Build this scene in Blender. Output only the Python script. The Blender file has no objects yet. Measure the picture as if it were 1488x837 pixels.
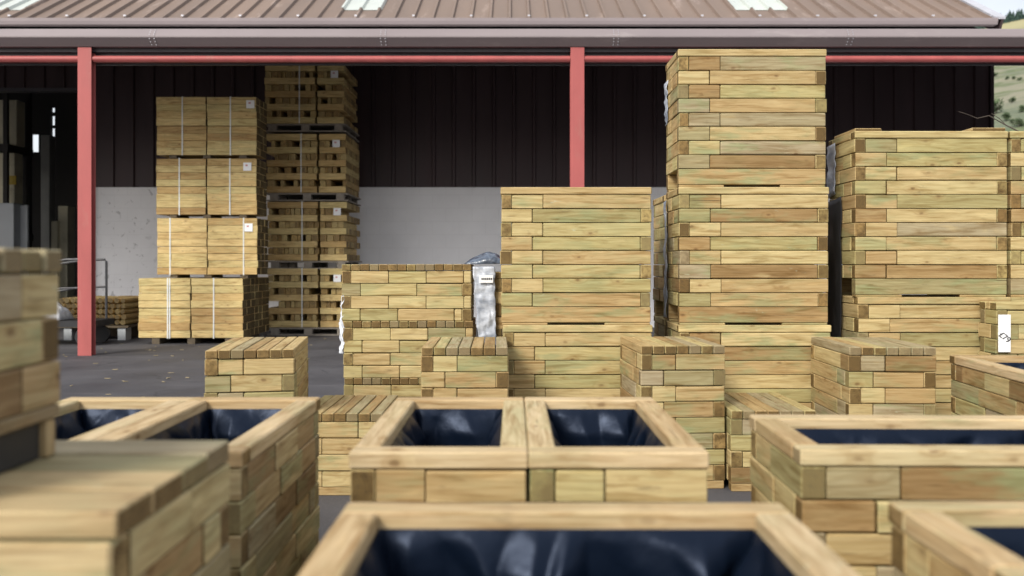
import bpy, math, random
from mathutils import Vector, Matrix, noise as mnoise
R = math.radians
rnd = random.Random(7)
scene = bpy.context.scene
COL = scene.collection

# ------------------------------------------------------------------ materials
def new_mat(name):
    m = bpy.data.materials.new(name); m.use_nodes = True
    nt = m.node_tree; nt.nodes.clear()
    out = nt.nodes.new('ShaderNodeOutputMaterial')
    bs = nt.nodes.new('ShaderNodeBsdfPrincipled')
    nt.links.new(bs.outputs[0], out.inputs[0])
    return m, nt, bs

class NT:
    """small helper round a node tree"""
    def __init__(s, nt): s.nt = nt
    def n(s, typ, **kw):
        nd = s.nt.nodes.new(typ)
        for k, v in kw.items(): setattr(nd, k, v)
        return nd
    def l(s, a, b): s.nt.links.new(a, b)
    def put(s, sock, v):
        if hasattr(v, 'is_output'): s.l(v, sock)
        else: sock.default_value = v
    def math(s, op, a, b=0.0, c=None, clamp=False):
        nd = s.n('ShaderNodeMath', operation=op, use_clamp=clamp)
        s.put(nd.inputs[0], a); s.put(nd.inputs[1], b)
        if c is not None: s.put(nd.inputs[2], c)
        return nd.outputs[0]
    def comb(s, x, y, z):
        nd = s.n('ShaderNodeCombineXYZ')
        for i, v in enumerate((x, y, z)): s.put(nd.inputs[i], v)
        return nd.outputs[0]
    def noise(s, vec, scale=1.0, detail=3.0, rough=0.55, dist=0.0):
        nd = s.n('ShaderNodeTexNoise'); s.l(vec, nd.inputs['Vector'])
        nd.inputs['Scale'].default_value = scale; nd.inputs['Detail'].default_value = detail
        nd.inputs['Roughness'].default_value = rough; nd.inputs['Distortion'].default_value = dist
        return nd.outputs[0]
    def rng(s, v, a, b, c=0.0, d=1.0, smooth=False):
        nd = s.n('ShaderNodeMapRange'); nd.interpolation_type = 'SMOOTHSTEP' if smooth else 'LINEAR'
        s.put(nd.inputs[0], v)
        for i, x in zip((1, 2, 3, 4), (a, b, c, d)): nd.inputs[i].default_value = x
        return nd.outputs[0]
    def mix(s, f, a, b, mode='MIX'):
        nd = s.n('ShaderNodeMix', data_type='RGBA', blend_type=mode)
        s.put(nd.inputs[0], f)
        for i, v in ((6, a), (7, b)):
            if hasattr(v, 'is_output'): s.l(v, nd.inputs[i])
            else: nd.inputs[i].default_value = (*v[:3], 1)
        return nd.outputs[2]
    def ramp(s, f, stops):
        nd = s.n('ShaderNodeValToRGB'); cr = nd.color_ramp
        while len(cr.elements) < len(stops): cr.elements.new(0.5)
        for e, (p, c) in zip(cr.elements, stops): e.position = p; e.color = (*c, 1)
        s.put(nd.inputs[0], f); return nd.outputs[0]
    def bump(s, bs, h, strength=0.3, dist=0.01):
        nd = s.n('ShaderNodeBump'); nd.inputs['Strength'].default_value = strength
        nd.inputs['Distance'].default_value = dist
        s.l(h, nd.inputs['Height']); s.l(nd.outputs[0], bs.inputs['Normal'])

def wood_mat(name, stops, green=1.0, endcols=((.19, .125, .05), (.07, .046, .02)), sat=1.0, endbase=.45):
    m, nt, bs = new_mat(name); t = NT(nt)
    at = t.n('ShaderNodeAttribute', attribute_name='blk')
    sep = t.n('ShaderNodeSeparateColor'); t.l(at.outputs['Color'], sep.inputs[0])
    tone, hue, seed = sep.outputs[0], sep.outputs[1], sep.outputs[2]
    end = at.outputs['Alpha']
    uv = t.n('ShaderNodeUVMap', uv_map='UVMap')
    sx = t.n('ShaderNodeSeparateXYZ'); t.l(uv.outputs[0], sx.inputs[0])
    u, v = sx.outputs[0], sx.outputs[1]
    s37 = t.math('MULTIPLY', seed, 61.0)
    streak = t.noise(t.comb(t.math('MULTIPLY', u, 5.0), t.math('MULTIPLY', v, 130.0), s37), 1, 5, .62)
    fine = t.noise(t.comb(t.math('MULTIPLY', u, 22.0), t.math('MULTIPLY', v, 520.0), s37), 1, 3, .6)
    flow = t.noise(t.comb(t.math('MULTIPLY', u, .9), t.math('MULTIPLY', v, 9.0), s37), 1, 2, .5, .15)
    # knots
    vo = t.n('ShaderNodeTexVoronoi', voronoi_dimensions='2D'); vo.inputs['Scale'].default_value = 1
    kv = t.comb(t.math('ADD', t.math('MULTIPLY', u, 6.0), t.math('MULTIPLY', seed, 23.0)),
                t.math('ADD', t.math('MULTIPLY', v, 11.0), t.math('MULTIPLY', seed, 57.0)), 0.0)
    warp = t.noise(t.comb(t.math('MULTIPLY', u, 30.0), t.math('MULTIPLY', v, 30.0), s37), 1, 2)
    t.l(kv, vo.inputs['Vector'])
    vs = t.n('ShaderNodeSeparateColor'); t.l(vo.outputs['Color'], vs.inputs[0])
    pick = t.math('MULTIPLY', t.math('GREATER_THAN', vs.outputs[0], .64), t.rng(vs.outputs[1], 0, 1, .25, 1))
    kd = t.math('ADD', vo.outputs['Distance'], t.math('MULTIPLY', t.math('SUBTRACT', warp, .5), .12))
    knot = t.math('MULTIPLY', t.rng(kd, .02, .11, 1, 0, True), pick)
    halo = t.math('MULTIPLY', t.rng(kd, .06, .36, 1, 0, True), pick)
    rings = t.math('SINE', t.math('ADD', t.math('MULTIPLY', flow, 70.0), t.math('MULTIPLY', halo, 7.0)))
    rings = t.rng(rings, -1, 1, 0, 1)
    base = t.ramp(tone, stops)
    blot = t.noise(t.comb(t.math('MULTIPLY', u, 4.0), t.math('MULTIPLY', v, 14.0), t.math('ADD', s37, 9.0)), 1, 3, .6)
    gfac = t.math('MULTIPLY', t.rng(blot, .44, .66, 0, .8, True), t.math('MULTIPLY', hue, green), clamp=True)
    col = t.mix(gfac, base, (.285, .315, .165))
    pale = t.math('MULTIPLY', t.rng(blot, .40, .26, 0, .45, True), t.math('SUBTRACT', 1.0, hue), clamp=True)
    col = t.mix(pale, col, (.58, .47, .26))
    dk = t.mix(1.0, col, (.62, .55, .44), 'MULTIPLY')
    col = t.mix(t.math('MULTIPLY', t.rng(rings, .5, 1, 0, 1, True), .30), col, dk)
    col = t.mix(t.rng(streak, .46, .74, 0, .75), col, dk)
    lt = t.mix(1.0, col, (1.17, 1.15, 1.12), 'MULTIPLY')
    col = t.mix(t.rng(fine, .5, .75, 0, .7), col, lt)
    col = t.mix(t.math('MULTIPLY', halo, .35), col, (.33, .20, .085))
    col = t.mix(t.math('MULTIPLY', knot, .72), col, (.13, .07, .03))
    # broad changes of tone along and across a block: sapwood, heartwood, weathering
    lf = t.noise(t.comb(t.math('MULTIPLY', u, 3.6), t.math('MULTIPLY', v, 32.0), t.math('ADD', s37, 17.0)), 1, 4, .6, .8)
    dk2 = t.mix(1.0, col, (.52, .42, .30), 'MULTIPLY')
    col = t.mix(t.rng(lf, .48, .72, 0, .68, True), col, dk2)
    lt2 = t.mix(1.0, col, (1.22, 1.22, 1.22), 'MULTIPLY')
    col = t.mix(t.rng(lf, .45, .28, 0, .8, True), col, lt2)
    ck = t.noise(t.comb(t.math('MULTIPLY', u, 2.2), t.math('MULTIPLY', v, 240.0), t.math('ADD', s37, 5.0)), 1, 1, .4)
    ckm = t.noise(t.comb(t.math('MULTIPLY', u, 5.0), t.math('MULTIPLY', v, 9.0), t.math('ADD', s37, 3.0)), 1, 2, .5)
    col = t.mix(t.math('MULTIPLY', t.rng(ck, .70, .76, 0, .85, True), t.rng(ckm, .48, .58)), col, (.07, .045, .022))
    # pale salt bloom left by the treatment
    sb = t.noise(t.comb(t.math('MULTIPLY', u, 11.0), t.math('MULTIPLY', v, 24.0), t.math('ADD', s37, 41.0)), 1, 4, .7)
    col = t.mix(t.rng(sb, .66, .76, 0, .5, True), col, (.50, .53, .38))
    # dirt smears
    dn = t.noise(t.comb(t.math('MULTIPLY', u, 9.0), t.math('MULTIPLY', v, 40.0), t.math('ADD', s37, 31.0)), 1, 4, .65)
    col = t.mix(t.rng(dn, .60, .78, 0, .5, True), col, (.12, .09, .05))
    # end grain
    cx = t.math('SUBTRACT', u, t.math('MULTIPLY', t.math('SUBTRACT', hue, .5), .09))
    cy = t.math('SUBTRACT', v, t.math('MULTIPLY', t.math('SUBTRACT', seed, .5), .12))
    rad = t.math('SQRT', t.math('ADD', t.math('MULTIPLY', cx, cx), t.math('MULTIPLY', cy, cy)))
    wr = t.noise(t.comb(t.math('MULTIPLY', u, 25.0), t.math('MULTIPLY', v, 25.0), s37), 1, 3)
    er = t.math('SINE', t.math('ADD', t.math('MULTIPLY', rad, 900.0), t.math('MULTIPLY', wr, 9.0)))
    ecol = t.mix(t.rng(er, -1, 1), endcols[0], endcols[1])
    ecol = t.mix(t.math('MULTIPLY', t.rng(wr, .35, .62, 0, endbase * 2.2), hue, clamp=True), ecol, t.mix(1.0, base, (.80, .74, .62), 'MULTIPLY'))
    blotch = t.noise(t.comb(t.math('MULTIPLY', u, 60.0), t.math('MULTIPLY', v, 60.0), s37), 1, 4, .7)
    ecol = t.mix(t.rng(blotch, .52, .72, 0, .7), ecol, (.06, .04, .02))
    ecol = t.mix(t.math('MULTIPLY', t.math('GREATER_THAN', tone, .72), .67 * endbase), ecol, base)
    col = t.mix(end, col, ecol)
    if sat != 1.0:
        hs = t.n('ShaderNodeHueSaturation'); hs.inputs['Saturation'].default_value = sat; hs.inputs['Value'].default_value = .89; hs.inputs['Hue'].default_value = .498
        t.l(col, hs.inputs['Color']); col = hs.outputs[0]
    t.l(col, bs.inputs['Base Color'])
    t.l(t.rng(streak, .3, .7, .62, .85), bs.inputs['Roughness'])
    bs.inputs['Specular IOR Level'].default_value = .25
    t.bump(bs, t.math('ADD', streak, t.math('MULTIPLY', knot, -.6)), .35, .0025)
    return m

STOPS_A = [(0, (.25, .165, .08)), (.13, (.385, .27, .135)), (.28, (.47, .345, .18)), (.46, (.51, .395, .21)),
           (.62, (.575, .47, .255)), (.76, (.46, .40, .20)), (.88, (.335, .295, .15)), (1, (.40, .335, .22))]
STOPS_R = [(0, (.44, .32, .18)), (.35, (.55, .42, .255)), (.7, (.60, .48, .31)), (1, (.56, .47, .29))]
STOPS_B = [(0, (.40, .26, .11)), (.25, (.54, .38, .165)), (.6, (.64, .48, .225)), (1, (.57, .455, .21))]
STOPS_C = [(0, (.22, .16, .09)), (.5, (.33, .26, .16)), (1, (.40, .33, .22))]
M = {}
M['wood'] = wood_mat('treated_pine', STOPS_A, sat=1.08)
M['wood_weather'] = wood_mat('weathered_treated_pine', STOPS_A, sat=.98)
M['wood_rim'] = wood_mat('planed_pine_rim', STOPS_R, .8, sat=1.1)
M['wood_stick'] = wood_mat('short_pine_sticks', STOPS_B, .5, ((.32, .22, .095), (.10, .065, .03)), endbase=.5)
M['wood_fresh'] = wood_mat('fresh_pine', STOPS_B, .45, ((.10, .07, .03), (.04, .028, .014)), endbase=.12)
M['wood_grey'] = wood_mat('weathered_board', STOPS_C, .5)

def simple(name, c, rough=.6, metal=0, var=.12, scale=6, spec=.4, bump=0, dirt=None, stretch=(1, 1, 1)):
    m, nt, bs = new_mat(name); t = NT(nt)
    tc = t.n('ShaderNodeTexCoord')
    mp = t.n('ShaderNodeMapping'); mp.inputs['Scale'].default_value = stretch
    t.l(tc.outputs['Object'], mp.inputs[0])
    n1 = t.noise(mp.outputs[0], scale, 5, .6)
    col = t.mix(t.rng(n1, .3, .7), tuple(x * (1 - var) for x in c), tuple(min(1, x * (1 + var)) for x in c))
    if dirt:
        n2 = t.noise(mp.outputs[0], dirt[1], 6, .65)
        col = t.mix(t.rng(n2, dirt[2], dirt[2] + .16, 0, dirt[3], True), col, dirt[0])
    t.l(col, bs.inputs['Base Color'])
    t.l(t.rng(n1, .3, .7, max(.05, rough - .08), min(1, rough + .08)), bs.inputs['Roughness'])
    bs.inputs['Metallic'].default_value = metal; bs.inputs['Specular IOR Level'].default_value = spec
    if bump: t.bump(bs, n1, bump, .02)
    return m

M['red'] = simple('faded_red_paint', (.365, .09, .085), .55, 0, .12, 4, .35, dirt=((.34, .15, .12), 7, .57, .6), stretch=(1, 1, .3))
M['brown_metal'] = simple('brown_coated_steel', (.225, .188, .19), .34, 0, .07, 2.2, .5, dirt=((.32, .28, .27), 5, .58, .5), stretch=(.35, 1, 1))
M['dark_trim'] = simple('dark_trim', (.055, .05, .055), .5, 0, .2, 3)
M['soffit'] = simple('grey_roof_underside', (.58, .57, .58), .6, 0, .1, 2)
M['roof'] = simple('brown_roof_sheet', (.19, .14, .112), .6, 0, .14, 1.2, .2, dirt=((.40, .32, .28), 3, .56, .5), stretch=(1, .25, .25))
M['skylight'] = simple('white_rooflight', (.47, .50, .46), .35, 0, .08, 2, .5, dirt=((.42, .47, .41), 6, .56, .6))
M['flash'] = simple('grey_flashing', (.48, .48, .52), .4, .2, .1, 3)
M['clad'] = simple('dark_brown_cladding', (.044, .026, .028), .5, 0, .25, 2, .35, dirt=((.07, .055, .05), 12, .68, .5), stretch=(1, 1, .15))
M['bearer'] = simple('dark_bearer', (.11, .085, .055), .85, 0, .3, 9)
M['pallet'] = simple('grey_pallet_wood', (.23, .20, .165), .85, 0, .3, 9)
M['strap'] = simple('white_strap', (.66, .68, .66), .4, 0, .05, 9)
M['paper'] = simple('white_paper', (.80, .80, .80), .7, 0, .03, 9)
M['ink'] = simple('black_ink', (.03, .03, .035), .6, 0, .05, 9)
M['redink'] = simple('red_ink', (.55, .26, .25), .6, 0, .05, 9)
M['steel'] = simple('grey_steel_tube', (.05, .05, .055), .5, .0, .1, 9)
M['black'] = simple('black_rubber_and_shade', (.018, .018, .02), .55, 0, .2, 9)
M['beige'] = simple('beige_board', (.62, .57, .42), .75, 0, .12, 3, dirt=((.30, .26, .18), 4, .55, .5))
M['grey'] = simple('grey_painted_steel', (.34, .34, .32), .55, 0, .15, 3)
M['whitepanel'] = simple('white_panel', (.42, .44, .46), .5, 0, .05, 3)
M['yellow'] = simple('yellow_paint', (.55, .38, .05), .5, 0, .1, 3)
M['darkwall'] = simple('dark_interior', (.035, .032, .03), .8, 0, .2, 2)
M['bark'] = simple('bark', (.09, .07, .055), .9, 0, .3, 12)

# liner plastic
m, nt, bs = new_mat('black_liner_plastic'); t = NT(nt)
tc = t.n('ShaderNodeTexCoord')
n1 = t.noise(tc.outputs['Object'], 14, 4, .6)
bs.inputs['Base Color'].default_value = (.003, .006, .0135, 1)
t.l(t.rng(n1, .3, .7, .30, .44), bs.inputs['Roughness'])
bs.inputs['Specular IOR Level'].default_value = .22; bs.inputs['Specular Tint'].default_value = (.58, .70, 1, 1)
t.bump(bs, n1, .22, .012); M['liner'] = m
# polythene
m, nt, bs = new_mat('white_polythene'); t = NT(nt)
tc = t.n('ShaderNodeTexCoord'); n1 = t.noise(tc.outputs['Object'], 22, 4, .6)
t.l(t.mix(t.rng(n1, .35, .65), (.50, .52, .58), (.80, .82, .86)), bs.inputs['Base Color'])
bs.inputs['Roughness'].default_value = .22; bs.inputs['Specular IOR Level'].default_value = .7
t.bump(bs, n1, .3, .01); M['film'] = m
m, nt, bs = new_mat('dark_polythene'); t = NT(nt)
tc = t.n('ShaderNodeTexCoord'); n1 = t.noise(tc.outputs['Object'], 16, 4, .6)
t.l(t.mix(t.rng(n1, .4, .62), (.018, .024, .04), (.10, .13, .18)), bs.inputs['Base Color'])
bs.inputs['Roughness'].default_value = .22; bs.inputs['Specular IOR Level'].default_value = .8
t.bump(bs, n1, .5, .015); M['darkfilm'] = m
m, nt, bs = new_mat('silver_polythene'); t = NT(nt)
tc = t.n('ShaderNodeTexCoord'); mp = t.n('ShaderNodeMapping'); mp.inputs['Scale'].default_value = (6, 6, 12); t.l(tc.outputs['Object'], mp.inputs[0])
n1 = t.noise(mp.outputs[0], 1, 4, .6); n2 = t.noise(mp.outputs[0], 4, 3, .6)
t.l(t.mix(t.rng(n1, .38, .6), (.24, .27, .33), (.55, .58, .64)), bs.inputs['Base Color'])
bs.inputs['Roughness'].default_value = .38; bs.inputs['Specular IOR Level'].default_value = .45
t.bump(bs, n2, .4, .01); M['silver'] = m
# white wall with scuffs
m, nt, bs = new_mat('white_painted_blockwork'); t = NT(nt)
tc = t.n('ShaderNodeTexCoord'); V = tc.outputs['Object']
n1 = t.noise(V, 1.1, 5, .6); n2 = t.noise(V, 8.5, 6, .66, .6); n3 = t.noise(V, .55, 3, .5)
col = t.mix(t.rng(n1, .3, .7), (.80, .79, .80), (.90, .89, .90))
sp = t.n('ShaderNodeSeparateXYZ'); t.l(V, sp.inputs[0])
left = t.rng(sp.outputs[0], -3.6, -5.2, .05, 1)
sc = t.math('MULTIPLY', t.rng(n2, .60, .65, 0, 1, True), t.math('MULTIPLY', left, t.rng(n3, .38, .5)), clamp=True)
col = t.mix(t.math('MULTIPLY', sc, .6), col, (.33, .32, .32))
br = t.n('ShaderNodeTexBrick'); br.inputs['Scale'].default_value = 1
br.inputs['Brick Width'].default_value = .45; br.inputs['Row Height'].default_value = .225; br.inputs['Mortar Size'].default_value = .006
t.l(t.comb(sp.outputs[0], sp.outputs[2], 0.0), br.inputs['Vector'])
col = t.mix(t.math('MULTIPLY', br.outputs['Fac'], .10), col, (.40, .39, .38))
t.l(col, bs.inputs['Base Color']); bs.inputs['Roughness'].default_value = .8
t.bump(bs, t.math('ADD', n2, t.math('MULTIPLY', br.outputs['Fac'], -.4)), .2, .01); M['wall'] = m
# asphalt
m, nt, bs = new_mat('asphalt'); t = NT(nt)
tc = t.n('ShaderNodeTexCoord'); V = tc.outputs['Object']
a1 = t.noise(V, 90, 3, .7); a2 = t.noise(V, 1.3, 5, .6); a3 = t.noise(V, .35, 4, .6)
col = t.mix(t.rng(a2, .3, .7), (.049, .047, .052), (.079, .076, .083))
col = t.mix(t.rng(a1, .52, .72, 0, .6), col, (.15, .145, .15))
col = t.mix(t.rng(a3, .52, .66, 0, .55, True), col, (.035, .034, .040))
vo = t.n('ShaderNodeTexVoronoi', feature='DISTANCE_TO_EDGE'); vo.inputs['Scale'].default_value = .55
wv = t.n('ShaderNodeVectorMath', operation='ADD'); t.l(V, wv.inputs[0])
wn = t.n('ShaderNodeTexNoise'); wn.inputs['Scale'].default_value = 2.2; t.l(V, wn.inputs['Vector']); t.l(wn.outputs['Color'], wv.inputs[1]); t.l(wv.outputs[0], vo.inputs['Vector'])
a4 = t.noise(V, .9, 3, .6)
col = t.mix(t.math('MULTIPLY', t.rng(vo.outputs['Distance'], .004, .014, .75, 0), t.rng(a4, .48, .56)), col, (.022, .021, .024))
mp = t.n('ShaderNodeMapping'); mp.inputs['Scale'].default_value = (.5, 3.2, 1); mp.inputs['Rotation'].default_value = (0, 0, .12); t.l(V, mp.inputs[0])
a5 = t.noise(mp.outputs[0], 1.2, 5, .65)
col = t.mix(t.rng(a5, .55, .70, 0, .5, True), col, (.125, .118, .125))
t.l(col, bs.inputs['Base Color']); t.l(t.rng(a2, .3, .7, .62, .85), bs.inputs['Roughness'])
t.bump(bs, a1, .5, .006); M['asphalt'] = m
# hillside
m, nt, bs = new_mat('hill_grass'); t = NT(nt)
tc = t.n('ShaderNodeTexCoord'); V = tc.outputs['Object']
h1 = t.noise(V, .012, 5, .6, .5); h2 = t.noise(V, .07, 5, .65); h3 = t.noise(V, .4, 3, .6)
sp = t.n('ShaderNodeSeparateXYZ'); t.l(V, sp.inputs[0])
col = t.mix(t.rng(h1, .4, .58, 0, 1, True), (.135, .155, .105), (.225, .215, .155))
col = t.mix(t.rng(h2, .52, .64, 0, .8, True), col, (.10, .13, .06))
col = t.mix(t.rng(h3, .5, .7, 0, .4), col, (.30, .28, .17))
col = t.mix(t.rng(sp.outputs[2], 120, 165, 0, .85, True), col, (.36, .325, .18))
t.l(col, bs.inputs['Base Color']); bs.inputs['Roughness'].default_value = .95; bs.inputs['Specular IOR Level'].default_value = .1
M['hill'] = m
def leaf_mat(name, c):
    m, nt, bs = new_mat(name); t = NT(nt)
    tc = t.n('ShaderNodeTexCoord'); n = t.noise(tc.outputs['Object'], .9, 3)
    t.l(t.mix(t.rng(n, .35, .65), tuple(x * .65 for x in c), tuple(x * 1.35 for x in c)), bs.inputs['Base Color'])
    bs.inputs['Roughness'].default_value = .85; bs.inputs['Specular IOR Level'].default_value = .15
    return m
M['conifer'] = leaf_mat('conifer_needles', (.032, .055, .045))
M['leaf'] = leaf_mat('shrub_leaves', (.085, .12, .06))

# ------------------------------------------------------------------ mesh builder
class MB:
    def __init__(s): s.v = []; s.f = []; s.uv = []; s.c = []; s.smooth = False
    def face(s, idx, uvs=None, c=(.5, .5, .5, 0)):
        s.f.append(idx); s.uv.extend(uvs if uvs else [(0, 0)] * len(idx)); s.c.extend([c] * len(idx))
    def block(s, lo, hi, g=0, ch=.003, tone=None, hue=None, mat=None):
        """chamfered timber block; g = grain axis"""
        tone = rnd.random() if tone is None else tone; hue = rnd.random() if hue is None else hue
        seed = rnd.random(); c0 = (tone, hue, seed, 0.0); c1 = (tone, hue, seed, 1.0)
        b = len(s.v); ctr = [(lo[i] + hi[i]) / 2 for i in range(3)]
        ch = min(ch, *[(hi[i] - lo[i]) * .3 for i in range(3)])
        def P(sx, sy, sz, ax):
            p = []
            for i, sg in enumerate((sx, sy, sz)):
                e = hi[i] if sg > 0 else lo[i]
                if i != ax: e -= sg * ch
                p.append(e)
            return p
        idx = {}
        for sx in (-1, 1):
            for sy in (-1, 1):
                for sz in (-1, 1):
                    for ax in range(3):
                        p = P(sx, sy, sz, ax); idx[(sx, sy, sz, ax)] = len(s.v)
                        if mat is not None: p = mat @ Vector(p)
                        s.v.append(tuple(p))
        loc = {}
        for k, i in idx.items():
            loc[i] = P(k[0], k[1], k[2], k[3])
        ou, ov = seed * 3.1, tone * 1.7
        def emit(ii, n):
            if n == g:
                a, bb = [k for k in range(3) if k != g]
                s.face(ii, [(loc[i][a] - ctr[a], loc[i][bb] - ctr[bb]) for i in ii], c1)
            else:
                o = 3 - g - n
                s.face(ii, [(loc[i][g] - ctr[g] + ou, loc[i][o] - ctr[o] + ov) for i in ii], c0)
        for n in range(3):
            a, bb = [k for k in range(3) if k != n]
            for sg in (-1, 1):
                q = []
                for (u, w) in ((-1, -1), (1, -1), (1, 1), (-1, 1)):
                    k = [0, 0, 0]; k[n] = sg; k[a] = u; k[bb] = w
                    q.append(idx[(k[0], k[1], k[2], n)])
                flip = (sg < 0) != (n == 1)
                emit(q[::-1] if flip else q, n)
        for e in range(3):              # edges along axis e
            a, bb = [k for k in range(3) if k != e]
            for u in (-1, 1):
                for w in (-1, 1):
                    k1 = [0, 0, 0]; k2 = [0, 0, 0]
                    k1[e], k2[e] = -1, 1; k1[a] = k2[a] = u; k1[bb] = k2[bb] = w
                    q = [idx[(*k1, a)], idx[(*k2, a)], idx[(*k2, bb)], idx[(*k1, bb)]]
                    fl = (u * w > 0) != (e == 1)
                    emit(q if fl else q[::-1], a if a != g else bb)
        for sx in (-1, 1):
            for sy in (-1, 1):
                for sz in (-1, 1):
                    q = [idx[(sx, sy, sz, k)] for k in range(3)]
                    emit(q if sx * sy * sz > 0 else q[::-1], 0 if g != 0 else 1)
    def box(s, lo, hi, mat=None):
        b = len(s.v)
        for z in (0, 1):
            for y in (0, 1):
                for x in (0, 1):
                    p = Vector(((lo, hi)[x][0], (lo, hi)[y][1], (lo, hi)[z][2]))
                    s.v.append(tuple(mat @ p if mat else p))
        for q in ((0, 2, 3, 1), (4, 5, 7, 6), (0, 1, 5, 4), (2, 6, 7, 3), (0, 4, 6, 2), (1, 3, 7, 5)):
            s.face([b + i for i in q])
    def prism(s, prof, x0, x1):
        """closed profile of (y,z) extruded along x"""
        b = len(s.v); n = len(prof)
        for x in (x0, x1):
            for y, z in prof: s.v.append((x, y, z))
        for i in range(n):
            j = (i + 1) % n
            s.face([b + i, b + j, b + n + j, b + n + i])
        s.face([b + i for i in range(n)][::-1]); s.face([b + n + i for i in range(n)])
    def tube(s, pts, r, k=8):
        pts = [Vector(p) for p in pts]; rs = r if isinstance(r, (list, tuple)) else [r] * len(pts)
        b = len(s.v)
        for i, p in enumerate(pts):
            d = (pts[min(i + 1, len(pts) - 1)] - pts[max(i - 1, 0)]).normalized()
            a = d.orthogonal().normalized(); c = d.cross(a)
            for j in range(k):
                an = 2 * math.pi * j / k
                s.v.append(tuple(p + (a * math.cos(an) + c * math.sin(an)) * rs[i]))
        for i in range(len(pts) - 1):
            for j in range(k):
                j2 = (j + 1) % k
                s.face([b + i * k + j, b + i * k + j2, b + (i + 1) * k + j2, b + (i + 1) * k + j])
        s.face([b + j for j in range(k)][::-1]); s.face([b + (len(pts) - 1) * k + j for j in range(k)])
    def grid(s, fn, nu, nv, closed=False):
        b = len(s.v)
        for j in range(nv + 1):
            for i in range(nu if closed else nu + 1):
                s.v.append(tuple(fn(i / nu, j / nv)))
        w = nu if closed else nu + 1
        for j in range(nv):
            for i in range(nu):
                i2 = (i + 1) % w
                s.face([b + j * w + i, b + j * w + i2, b + (j + 1) * w + i2, b + (j + 1) * w + i])
    def build(s, name, mat, parent=None, smooth=False, thick=0):
        me = bpy.data.meshes.new(name); me.from_pydata(s.v, [], s.f)
        uvl = me.uv_layers.new(name='UVMap')
        uvl.data.foreach_set('uv', [x for p in s.uv for x in p])
        ca = me.color_attributes.new('blk', 'FLOAT_COLOR', 'CORNER')
        ca.data.foreach_set('color', [x for p in s.c for x in p])
        if smooth: me.polygons.foreach_set('use_smooth', [True] * len(me.polygons))
        me.materials.append(M[mat] if isinstance(mat, str) else mat)
        me.update()
        o = bpy.data.objects.new(name, me); COL.objects.link(o)
        if parent is not None: o.parent = parent
        if thick:
            md = o.modifiers.new('thickness', 'SOLIDIFY'); md.thickness = thick
        return o

def tag(o, label=None, cat=None, group=None, kind=None):
    if label: o['label'] = label
    if cat: o['category'] = cat
    if group: o['group'] = group
    if kind: o['kind'] = kind
    return o
def thing(name, label, cat, loc, rz=0, group=None):
    o = bpy.data.objects.new(name, None); COL.objects.link(o)
    o.location = loc; o.rotation_euler = (0, 0, R(rz)); o.empty_display_size = .1
    return tag(o, label, cat, group)

# ------------------------------------------------------------------ timber boxes
W_ = .056; P_ = .075; G_ = .0026; CAP = .038

def split_run(a, b, mode, row):
    L = b - a; w = W_
    if mode == 'tower':
        k = 3 * w; cuts = [a, a + k, b]
    elif mode == 'stool':
        k = 2 * w; cuts = [a, a + k, b]
    elif mode == 'bond':
        off = (row % 2) * 2 * w; st = 4 * w; cuts = [a]; x = a + (st - off if off else st)
        while x < b - .6 * w: cuts.append(x); x += st * rnd.choice((1, 1, 1.5))
        cuts.append(b)
    else:                                     # long
        st = 6 * w; cuts = [a]; x = a + (3 * w if row % 2 else 4.5 * w)
        while x < b - w: cuts.append(x); x += st
        cuts.append(b)
    return list(zip(cuts[:-1], cuts[1:]))

def tone_pick(tones):
    a = rnd.choice(tones); return min(1, max(0, a + rnd.uniform(-.08, .08)))
TONES = [.12, .3, .4, .45, .5, .55, .6, .62, .7, .75, .85, .92]
TONES_Y = [.35, .45, .5, .55, .6, .68, .75, .85]
TONES_T = [.06, .16, .25, .34, .42, .5, .55, .6, .68, .76, .85, .92, .98]

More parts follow.
